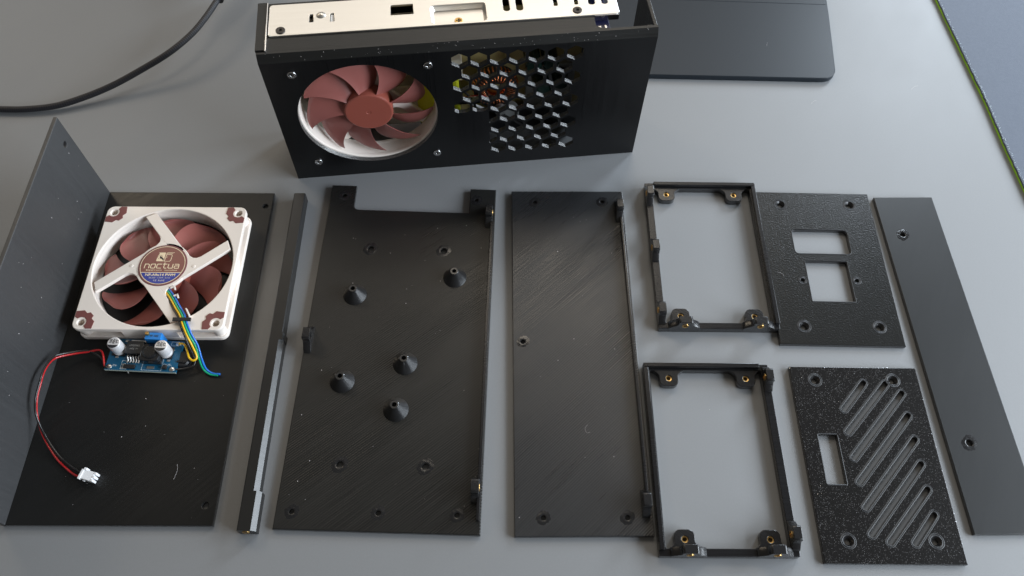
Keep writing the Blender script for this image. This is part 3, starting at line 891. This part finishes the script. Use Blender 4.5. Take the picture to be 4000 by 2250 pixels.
for (x, y) in ((2.4, 2.0), (40.8, 2.0), (40.6, 19.0), (2.6, 19.0)):
    lathe('solder_blob', [(1.6, 0), (1.45, 0.35), (0.8, 0.7), (0, 0.9)], M_steelw, pcb, (x, y, BZ), seg=16)
for (x, y) in ((5.4, 8.6), (37.4, 7.6), (8.6, 19.6), (11, 3.6), (11, 1.6)):
    box('solder_pad', x - 1, x + 1, y - 0.7, y + 0.7, BZ, BZ + 0.25, M_steelw, pcb, 0.1)
# capacitors
def capacitor(x, y, s1, s2, s3):
    box('capacitor_base', x - 4.1, x + 4.1, y - 4.1, y + 4.1, BZ, BZ + 0.9, M_black_pl, pcb, 0.4)
    can = lathe('capacitor', [(0, 0), (3.95, 0), (3.95, 1.3), (3.6, 1.6), (3.6, 2.0), (3.95, 2.4), (3.95, 9.4), (3.7, 9.8), (3.3, 9.95), (0, 9.95)], M_alu, pcb, (x, y, BZ + 0.7), (0, 0, 0), 40)
    solid('polarity_mark', chord_poly(3.55, -1.5, False, 20), [], 9.97, 10.0, M_ink, can)
    for k, s in enumerate((s1, s2, s3)):
        text('lettering', s, 2.0, M_ink, can, (-1.7 + k * 1.9, 0.9, 10.0), (0, 0, radians(82)), bold=0.04)
    return can
capacitor(6.2, 13.2, '100', '50V', 'VT')
capacitor(35.2, 12.6, '220', '35V', 'VT')
# inductor
box('inductor_base', 22.0, 34.0, 4.6, 16.6, BZ, BZ + 1.2, M_ferrite, pcb, 0.5)
solid('inductor', rrect(-5.9, 5.9, -5.9, 5.9, 2.8, 6), [], 1.2, 5.6, M_ferrite, pcb, 0.7, loc=(27.4, 10.4, BZ))
lathe('inductor_core', [(0, 5.4), (4.6, 5.4), (4.4, 6.3), (3.4, 6.7), (0, 6.7)], M_ferrite, pcb, (27.4, 10.4, BZ), seg=32)
box('solder_pad', 25.5, 30.0, 1.6, 3.4, BZ, BZ + 0.3, M_steelw, pcb, 0.1)
# regulator chip with five legs
box('heat_tab', 11.6, 21.0, 16.6, 20.0, BZ, BZ + 1.3, M_steelw, pcb, 0.3)
chip = box('chip', 11.2, 21.4, 9.4, 18.0, BZ + 0.3, BZ + 4.4, M_chip, pcb, 0.25)
text('lettering', 'LM2596S', 1.7, M_grey, chip, (16.3, 14.8, BZ + 4.44)); text('lettering', '-ADJ  P+', 1.5, M_grey, chip, (16.3, 12.6, BZ + 4.44))
bm = bmesh.new()
add_tube(bm, [(0, 0, 2.2), (0, -1.6, 2.2), (0, -2.6, 0.4), (0, -4.6, 0.35)], 0.55, 6, smooth=False)
leg = bm_obj('leg', bm, M_steelw, pcb, (12.9, 9.4, BZ))
for k in range(1, 5): share(leg, pcb, (12.9 + 1.7 * k, 9.4, BZ))
box('resistor', 11.6, 18.4, 1.0, 3.6, BZ, BZ + 1.2, M_black_pl, pcb, 0.15)
box('resistor', 35.2, 38.0, 1.4, 4.2, BZ, BZ + 1.8, M_black_pl, pcb, 0.5)
# trimmer: blue box with a brass screw
tr = box('trimmer', 23.6, 33.4, 16.9, 21.6, BZ + 0.5, BZ + 9.8, M_trim, pcb, 0.25)
lathe('adjusting_screw', [(0, 2.0), (1.0, 2.0), (1.2, 1.6), (1.2, 0), (0, 0)], M_brass, tr, (24.9, 20.3, BZ + 9.6), (0, 0, 0), 16)
text('lettering', 'W 103', 1.9, M_ink, tr, (29.0, 19.2, BZ + 9.83), (0, 0, 0), bold=0.03)
# header pins standing under the board
for (x, y) in ((2.4, 2.0), (13, 0.4), (40.8, 2.0), (40.6, 19.0), (2.6, 19.0)):
    tube('pin', [(x, y, BZ - 1.5), (x + 0.4, y - 0.5, 3.02)], 0.5, M_steelw, pcb, 8, 1)
# a black round coil lying behind the right end of the board
lathe('screw_terminal', [(0, 0), (5.6, 0), (5.6, 2.4), (4.6, 3.4), (0, 3.4)], M_black_pl, pcb, (44.6, 9.4, 3.0), (0, 0, 0), 28)
box('screw_terminal_bar', 42.6, 48.6, 6.6, 8.0, 6.3, 7.2, M_black_pl, pcb, 0.2, rot=(0, 0, 0))
# red and black supply wires and the white connector
pinv = (Matrix.Translation((-0.247, 0.1936, 0)) @ Matrix.Rotation(-0.022, 4, 'Z')).inverted()
red = [(-246.5, 195.0, 8.2), (-251.3, 205.0, 8.5), (-260.0, 204.2, 8), (-267.2, 201.7, 10), (-273.7, 196.3, 15), (-274.0, 187.4, 20), (-272.8, 177.5, 22), (-273.6, 168.2, 19), (-273.8, 160.2, 13), (-270.1, 150.2, 7), (-261.0, 139.1, 4.2), (-252.7, 132.5, 4), (-246.4, 128.7, 4.6), (-241.7, 127.6, 5.4)]
blk = [(-245.2, 193.8, 8.2), (-250.2, 200.4, 8), (-259.0, 204.8, 8), (-266.9, 202.8, 10.5), (-273.5, 197.5, 15.8), (-274.1, 187.6, 21), (-272.8, 177.5, 23.2), (-273.7, 167.7, 20.2), (-274.0, 160.4, 14), (-269.3, 151.2, 8), (-259.6, 140.4, 5.2), (-251.3, 134.5, 4.8), (-245.4, 131.2, 5.2), (-241.2, 129.6, 5.6)]
wtube('supply_wire', red, 0.62, M_wred, pcb, pinv)
wtube('supply_wire', blk, 0.62, M_wblk, pcb, pinv)
bm = bmesh.new(); mt = Matrix.Translation((-0.2385, 0.1282, 0.0031)) @ Matrix.Rotation(radians(-14), 4, 'Z') @ Matrix.Scale(0.88, 4)
add_box(bm, -4.0, 4.6, -3.0, 3.0, 0, 5.4, 0.25, mt)
for yy in (-2.3, 0, 2.3): add_box(bm, 4.5, 6.0, yy - 0.75, yy + 0.75, 0.3, 5.6, 0.2, mt)
add_box(bm, -3.2, -1.2, 2.6, 4.2, 1.2, 6.0, 0.25, mt); add_box(bm, -4.4, -2.6, -3.8, 2.9, 3.6, 5.9, 0.3, mt)
add_box(bm, -2.6, -1.2, -3.7, -2.7, 0.2, 2.0, 0.2, mt)
bmesh.ops.transform(bm, matrix=pinv, verts=bm.verts)
con = bm_obj('connector', bm, M_white, pcb)
bm = bmesh.new()
for yy in (-1.3, 1.3): add_box(bm, 5.95, 6.06, yy - 0.4, yy + 0.4, 2.4, 3.4, 0, mt)
add_box(bm, -1.0, 1.4, -3.06, -2.9, 1.8, 2.8, 0, mt)
bmesh.ops.transform(bm, matrix=pinv, verts=bm.verts)
bm_obj('contact', bm, M_grey, con, smooth=0)

# ------------------------------------------------------------------ assembled case (local x along the front, y = depth, z up)
BXa = 0.131
case = thing('power_supply_case', 'assembled black case standing upright with honeycomb vents and a fan in its front', 'case', (-154.1, 347.4, 0), BXa)
D = 46.0; H = 114.6; WC = 242.0
def clip_poly(poly, f):
    out = []
    for i in range(len(poly)):
        a, b = poly[i], poly[(i + 1) % len(poly)]; fa, fb = f(a), f(b)
        if fa >= 0: out.append(a)
        if (fa >= 0) != (fb >= 0):
            t = fa / (fa - fb); out.append((a[0] + (b[0] - a[0]) * t, a[1] + (b[1] - a[1]) * t))
    return out
hexes = []
for row in range(9):
    zc = 101.0 - 10.39 * row
    odd = row % 2
    for k in range(7 - odd):
        uc = 119.5 + 12 * k + (6 if odd else 0)
        p = [(uc + 5.85 * cos(radians(30 + 60 * i)), zc + 5.85 * sin(radians(30 + 60 * i))) for i in range(6)]
        if row >= 5: p = clip_poly(p, lambda q: q[0] - 137.2)
        elif row == 4:
            if uc < 138: p = clip_poly(p, lambda q: q[1] - 55.0)
        if p: p = clip_poly(p, lambda q: q[0] - 114.6)
        if len(p) < 3: continue
        area2 = abs(sum(p[i][0] * p[(i + 1) % len(p)][1] - p[(i + 1) % len(p)][0] * p[i][1] for i in range(len(p)))) / 2
        if area2 < 6: continue
        hexes.append(p)
FH = 6.0   # top of front face where the bevel starts
fc = (58.3, 58.2)
screws = [(17.6, 16.9), (100.1, 16.9), (17.6, 99.4), (100.1, 99.4)]
front_outline = [(0, 0), (WC, 0), (WC, H - 5.5), (0, H - 5.5)]
me = solid_mesh('front_panel', front_outline, [circ(fc[0], fc[1], 45.0, 96)] + hexes, 0, 3.0, 0.0)
me.transform(Matrix(((1, 0, 0, 0), (0, 0, 1, 0), (0, 1, 0, 0), (0, 0, 0, 1)))); me.flip_normals()
finish('front_panel', me, T_case, case)
# bevelled upper edge and the top rim
def prism_x(name, prof, x0, x1, mat, parent):
    bm = bmesh.new()
    a = [bm.verts.new(Vector((x0, p[0], p[1])) * MM) for p in prof]; b = [bm.verts.new(Vector((x1, p[0], p[1])) * MM) for p in prof]
    for i in range(len(prof)):
        j = (i + 1) % len(prof); bm.faces.new((a[i], a[j], b[j], b[i]))
    bm.faces.new(a); bm.faces.new(list(reversed(b)))
    return bm_obj(name, bm, mat, parent)
prism_x('bevelled_edge', [(0, H - 5.5), (0.0, H - 5.0), (2.6, H), (4.6, H), (4.6, H - 3), (3.0, H - 5.5)], 0.0, WC, M_rim, case)
solid('top_rim', [(0.05, 4.65), (209, 4.65), (204.3, 7.6), (204.3, 15.8), (0.05, 15.8)], [], H - 2.9, H - 0.1, M_rim, case, 0.1)
# left side: wall, thin steel strip, end of the bracket
box('left_wall', 0.0, 3.0, 3.05, D, 0, H - 3.0, M_case, case, 0.2)
box('top_rim', -0.6, 5.2, 4.8, D, H - 2.8, H + 0.9, M_rim, case, 0.3)
box('steel_strip', 5.3, 6.0, 3.6, D - 1, H - 14, H + 1.5, M_steel, case, 0.12)
box('right_wall', WC - 2.6, WC, 3.05, 44.5, 0, H - 0.2, M_rim, case, 0.5)
prism = box('corner_gusset', WC - 7, WC - 2.4, 3.1, 6.5, H - 14, H - 0.5, M_rim, case, 1.0)
box('back_wall', 3.05, 214, 44.0, 46.5, 0, H - 0.5, M_case, case, 0.3)
# metal bracket on top with its openings
bolt = rrect(6.6, 220.3, 16.0, 43.4, 2.2, 4)
slots2 = [rrect(31.0, 33.4, 26.2, 32.8, 0.2, 1), rrect(43.6, 46.0, 25.6, 32.6, 0.3, 1), rrect(80.3, 94.1, 27.6, 36.3, 0.3, 1), rrect(149.4, 153.4, 24.6, 36.8, 1.8, 4), rrect(157.4, 161.6, 24.4, 36.8, 1.9, 4),
          rrect(180.8, 183.2, 26.4, 36, 0.8, 3), rrect(193.7, 196.0, 26.4, 36, 0.8, 3), rrect(202.4, 206.6, 25.4, 37, 1.9, 4), rrect(210.6, 214.6, 25.2, 37, 1.9, 4), rrect(104.6, 138.6, 17.7, 33.6, 2.0, 4)]
solid('bracket', bolt, slots2, H - 0.6, H + 0.9, M_bracket, case, 0.3)
rec = solid('bracket_recess', rrect(104.65, 138.55, 17.75, 33.55, 2.0, 4), [], H - 3.4, H - 2.6, M_bracket, case, 0.2)
bm = bmesh.new()
o1 = rrect(104.4, 138.8, 17.5, 33.8, 2.0, 4); i1 = rrect(106.4, 136.8, 18.6, 32.6, 1.4, 4)
va = [bm.verts.new(Vector((p[0], p[1], H + 0.55)) * MM) for p in o1]; vb = [bm.verts.new(Vector((p[0], p[1], H - 2.58)) * MM) for p in i1]
for i in range(len(o1)):
    j = (i + 1) % len(o1); bm.faces.new((va[i], va[j], vb[j], vb[i]))
bm_obj('bracket_recess', bm, M_bracket, case, smooth=60)
box('bracket_lip', 204.6, 220.0, 15.4, 16.0, H - 3.5, H + 0.5, M_steel, case, 0.2)
lathe('dimple', [(3.0, -0.05), (2.5, 0.35), (1.4, 1.1), (0, 1.4)], M_bracket, case, (38.0, 31.6, H + 0.9), seg=24)
box('bent_tongue', 43.9, 45.6, 26, 32.2, H - 2.0, H + 0.2, M_white, case, 0.1)
# fixing screws
def phillips(parent, loc, rot, r=2.5, mat=None, name='screw'):
    s = lathe(name, [(0, 0.0), (0.5, 0.0), (r * 0.55, 0.75), (r * 0.85, 0.55), (r, 0.1), (r, -0.5), (0, -0.5)], mat or M_steel, parent, loc, rot, 24)
    bm = bmesh.new()
    add_box(bm, -r * .55, r * .55, -0.33, 0.33, 0.55, 0.82, 0); add_box(bm, -0.33, 0.33, -r * .55, r * .55, 0.552, 0.822, 0)
    bm_obj('cross_slot', bm, M_darkscrew, s, rot=(0, 0, random.uniform(0, 1.5)), smooth=0)
    return s
def phillips2(parent, loc, rot, r=2.5, mat=None):
    """Domed head with a real cross-shaped recess."""
    k = 0.34; q = r * 0.58
    cross = [(-k, -q), (k, -q), (k, -k), (q, -k), (q, k), (k, k), (k, q), (-k, q), (-k, k), (-q, k), (-q, -k), (-k, -k)]
    s = solid('screw', circ(0, 0, r, 24), [cross], -0.4, 0.75, mat or M_steel, parent, 0.32, loc=loc, rot=rot, smooth=50)
    a = random.uniform(0, 1.5)
    s.rotation_euler = rot
    solid('cross_slot', circ(0, 0, r * 0.62, 20), [], -0.35, 0.12, M_darkscrew, s)
    return s
for (x, zz) in screws:
    s = phillips2(case, (x, -0.15, zz), (pi / 2, 0, 0), 2.75)
def hex_screw(loc):
    s = solid('dark_screw', circ(0, 0, 2.9, 28), [circ(0, 0, 1.05, 6)], -0.3, 0.5, M_darkscrew, case, 0.3, loc=loc)
    solid('socket', circ(0, 0, 1.2, 12), [], -0.25, 0.0, M_hole_shade, s)  # recess floor blackened to give its shade
hex_screw((14.0, 20.4, H + 1.0)); hex_screw((194.6, 20.9, H + 1.0))
phillips2(case, (121.3, 22.2, H - 2.4), (0, 0, 0), 2.6, M_brass)
# fan inside the case, blown towards the front
cf = bpy.data.objects.new('case_fan', None); COL.objects.link(cf); cf.parent = case
cf.location = (fc[0] * MM, 17.3 * MM, fc[1] * MM); cf.rotation_euler = (pi / 2, 0, 0)
make_fan(cf, [40, 130, 220, 310], phase=17)
# contents seen through the vents
def part(*a, **k): return box(*a, **k)
part('inner_board', 100, 213, 40.5, 42.0, 8, H - 10, M_board, case, bev=0)
part('insulating_card', 8, 99, 41.0, 41.8, 4, H - 10, M_insul, case, bev=0)
part('insulating_card', 66, 96, 30, 31, 22, 52, M_insul, case, bev=0.1)
part('insulating_card', 62, 90, 29, 30, 6, 16, M_white, case, bev=0.1)
part('transformer', 90, 119, 19.0, 38, 26, 66, M_yel, case, bev=2.0)
part('transformer_core', 108, 122, 24, 39, 60, 78, M_insul, case, bev=1.0)
part('heat_sink', 166, 200, 33, 37, 20, 60, M_grey, case, bev=0.3)
part('partition', 137, 205, 28, 30, 4, 24, M_black_pl, case, bev=0.3)
# toroidal choke: core ring and its copper winding
TC = Vector((143.5, 22.0, 55.0))
bm = bmesh.new(); turns = 34; path = []
for k in range(turns):
    a = 2 * pi * k / turns
    for q in range(8):
        b = 2 * pi * q / 8; aa = a + 2 * pi / turns * q / 8
        rr = 10.6 + 5.2 * cos(b); yy = 5.6 * sin(b)
        path.append((TC.x + rr * cos(aa), TC.y + yy, TC.z + rr * sin(aa)))
add_tube(bm, path, 0.55, 6, 1, smooth=False)
o = bm_obj('copper_winding', bm, M_copper, case, smooth=60)
lathe('choke_core', [(6.2, -4.6), (15.0, -4.6), (15.0, 4.6), (6.2, 4.6)], M_black_pl, case, (TC.x, TC.y, TC.z), (pi / 2, 0, 0), 32, closed=True)
for (x, y, zz, r, h) in ((169, 22, 72, 5.6, 17), (181, 24, 70, 5.6, 16), (175.5, 20, 50, 6.2, 17), (189, 24, 52, 5.6, 16)):
    lathe('green_capacitor', [(0, 0), (r, 0), (r, h - 1), (r - 1, h), (0, h)], M_green, case, (x, y + h / 2 + 6, zz), (pi / 2, 0, 0), 24)
for (pts, mm_) in (([(118, 16, 50), (124, 14, 54.5), (131, 14, 54.5), (136, 17, 51)], M_wred), ([(116, 20, 46), (126, 18, 44), (135, 18, 38)], M_white),
                   ([(138, 14, 44), (148, 13, 36), (158, 14, 26), (162, 16, 20)], M_wblk), ([(120, 15, 62), (127, 14, 52), (129, 15, 44)], M_wblk)):
    tube('inner_wire', pts, 0.9, mm_, case)
lathe('grey_knob', [(0, 0), (8, 0), (8, 4), (6, 6), (0, 6)], M_grey, case, (152, 24, 30), (pi / 2, 0.3, 0), 28)
lathe('grey_knob', [(0, 0), (4, 0), (4, 3), (3, 4), (0, 4)], M_grey, case, (146, 16, 40), (pi / 2, 0.3, 0), 24)
part('steel_bracket', 116, 132, 12, 13, 50, 56, M_steel, case, bev=0.1)
# plug socket seen through the open corner
sc = part('plug_socket', 204.6, 214, 6.6, 40, 60, H - 4.2, M_navy, case, bev=0.6)
box('contact', 206.5, 208.2, 9.0, 11.0, H - 4.3, H - 3.6, M_steelw, sc, 0.1); box('contact', 210.4, 211.6, 9.0, 11.5, H - 4.3, H - 3.6, M_steelw, sc, 0.1)
part('orange_terminal', 148.5, 154.4, 24.0, 31, H - 9, H - 6, M_wyel, case, bev=0.3)
part('olive_label', 78, 96, 26, 38, H - 9, H - 8, M_board, case, bev=0.1)
part('terminal_block', 156, 163, 24.0, 38, H - 10, H - 7, M_board, case, bev=0.3)
part('red_terminal', 180, 184, 24.0, 38, H - 10, H - 8, M_brown, case, bev=0.3)
# lint along the front bevel
bm = bmesh.new()
for i in range(60):
    x = random.uniform(4, 236); k = random.random()
    y = 0.1 + 2.4 * k; zz = H - 5 + 5 * k
    s_ = random.uniform(.12, .35)
    add_box(bm, x, x + s_, y - s_ / 2, y + s_ / 2, zz, zz + s_ * .6)
o = bm_obj('dust_speck', bm, M_pale, case, smooth=0); o['kind'] = 'stuff'

# ------------------------------------------------------------------ monitor foot
ms = thing('monitor_foot', 'flat dark slate monitor stand foot with rounded corner behind the case', 'monitor stand', (0, 0, 0))
out = [(-60, 452.2)] + [(234, 453.4)] + arc(237.5, 464.6, 11.0, -88, -8, 8) + [(251.5, 495), (254.4, 525), (255.9, 545), (257, 600), (-60, 600)]
solid('foot_plate', out, [], 0.0, 4.6, M_stand, ms, 0.5, smooth=50)
solid('foot_step', [(-58, 541), (253.5, 537), (254.5, 598), (-58, 598)], [], 4.45, 4.75, M_stand, ms, 0.2)

# ------------------------------------------------------------------ mouse mat
mm = thing('desk_mat', 'blue grey cloth desk mat with a bright green edge at the right', 'desk mat', (0, 0, 0))
edge_l = [(366.0, 335), (364.6, 345), (363.9, 354.0), (361.2, 395), (359.6, 430), (357.9, 452), (354.4, 495), (350.1, 548), (345.5, 600)]
def wob(p, k): return (p[0] + random.uniform(-.25, .25) + k, p[1])
el = [tuple(v) for v in catmull([(p[0], p[1], 0) for p in edge_l], 10)]
base_o = [(x, y) for x, y, _ in el]
solid('mat_rubber', base_o + [(760, 600), (760, 335)][:2], [], 0.0, 1.5, M_rubber, mm, 0.1)
cl = [(x + 0.05 + random.uniform(-.3, .3), y) for x, y, _ in el]
solid('mat_cloth', cl + [(760, 600), (760, 335)], [], 1.48, 3.0, M_mat, mm, 0.3)
bm = bmesh.new()
for x, y, _ in el:
    for k in range(5):
        yy = y + random.uniform(-3, 3); a = random.uniform(0, 2 * pi); L = random.uniform(.4, 1.2)
        xx = x + 0.9 + random.uniform(-.4, .5)
        add_tube(bm, [(xx, yy, 3.1), (xx + cos(a) * L * .5, yy + sin(a) * L * .5, 3.5), (xx + cos(a) * L, yy + sin(a) * L, 3.2)], 0.10, 4, 2)
o = bm_obj('frayed_thread', bm, M_silk, mm, smooth=0); o['kind'] = 'stuff'

# ------------------------------------------------------------------ braided cable
cb = thing('braided_cable', 'thick black braided cable curving across the upper left of the desk', 'cable', (0, 0, 0))
cpts = [(-470, 408.0, 2.7), (-430, 404.6, 2.7), (-385, 403.2, 2.8), (-364, 403.8, 3.0), (-343.4, 407.2, 3.6), (-324.2, 414.8, 5.2), (-304.6, 424.6, 8.0), (-284.8, 436.4, 12.5), (-264.7, 450.2, 17.5), (-250.6, 467.2, 20.5), (-242.0, 484.0, 23.0), (-236.5, 501.0, 24.5), (-235.6, 506.0, 25.0)]
tube('cable_sheath', cpts, 2.3, M_braid, cb, 20, 12, uv=True)
tube('strain_relief', [(-236.2, 502.5, 24.6), (-234.4, 509, 25.2), (-230.5, 521, 26)], [4.4] * 9 + [6.2] * 12, M_black_pl, cb, 24, 8)
tube('plug', [(-231.6, 517, 26), (-225, 532, 27), (-219, 548, 27)], 8.5, M_black_pl, cb, 24, 6)

# ------------------------------------------------------------------ dust and lint on everything
bm = bmesh.new()
def speck(x, y, zz, s):
    add_box(bm, x - s / 2, x + s / 2, y - s / 2, y + s / 2, zz, zz + s * .5, 0, None)
random.seed(11)
for _ in range(95):
    r_ = random.random()
    if r_ < 0.42: x, y, zz = random.uniform(-125, -16), random.uniform(106, 315), 3.0
    elif r_ < 0.62: x, y, zz = random.uniform(2, 72), random.uniform(104, 335), 3.0
    elif r_ < 0.85: x, y, zz = random.uniform(-270, -172), random.uniform(105, 190), 3.0
    else: x, y, zz = random.uniform(-330, 330), random.uniform(90, 540), 0.0
    speck(x, y, zz, random.choice((.12, .16, .2, .25, .38)))
def fibre(pts): add_tube(bm, pts, 0.045, 5, 5)
fibre([(-190.5, 137, 3.2), (-189.6, 133, 3.5), (-190.6, 128, 3.2)])
fibre([(47, 167, 3.1), (45.4, 164.6, 3.1), (46.5, 162, 3.1), (48.5, 162.4, 3.1)])
fibre([(225.6, 431, 0.3), (228, 433.5, 0.4), (230, 434, 0.3)]); fibre([(198, 487, 4.62), (199, 491, 4.64)])
fibre([(306, 448, 0.3), (309, 451, 0.5), (312, 452, 0.3)]); fibre([(176.0, 277.0, 3.3), (178.3, 276.2, 3.5), (180.0, 274.6, 3.3)])
o = bm_obj('dust', bm, M_pale, None, smooth=0); o['kind'] = 'stuff'
o['label'] = 'pale dust specks and fibres scattered over the black plates and grey desk'; o['category'] = 'dust'
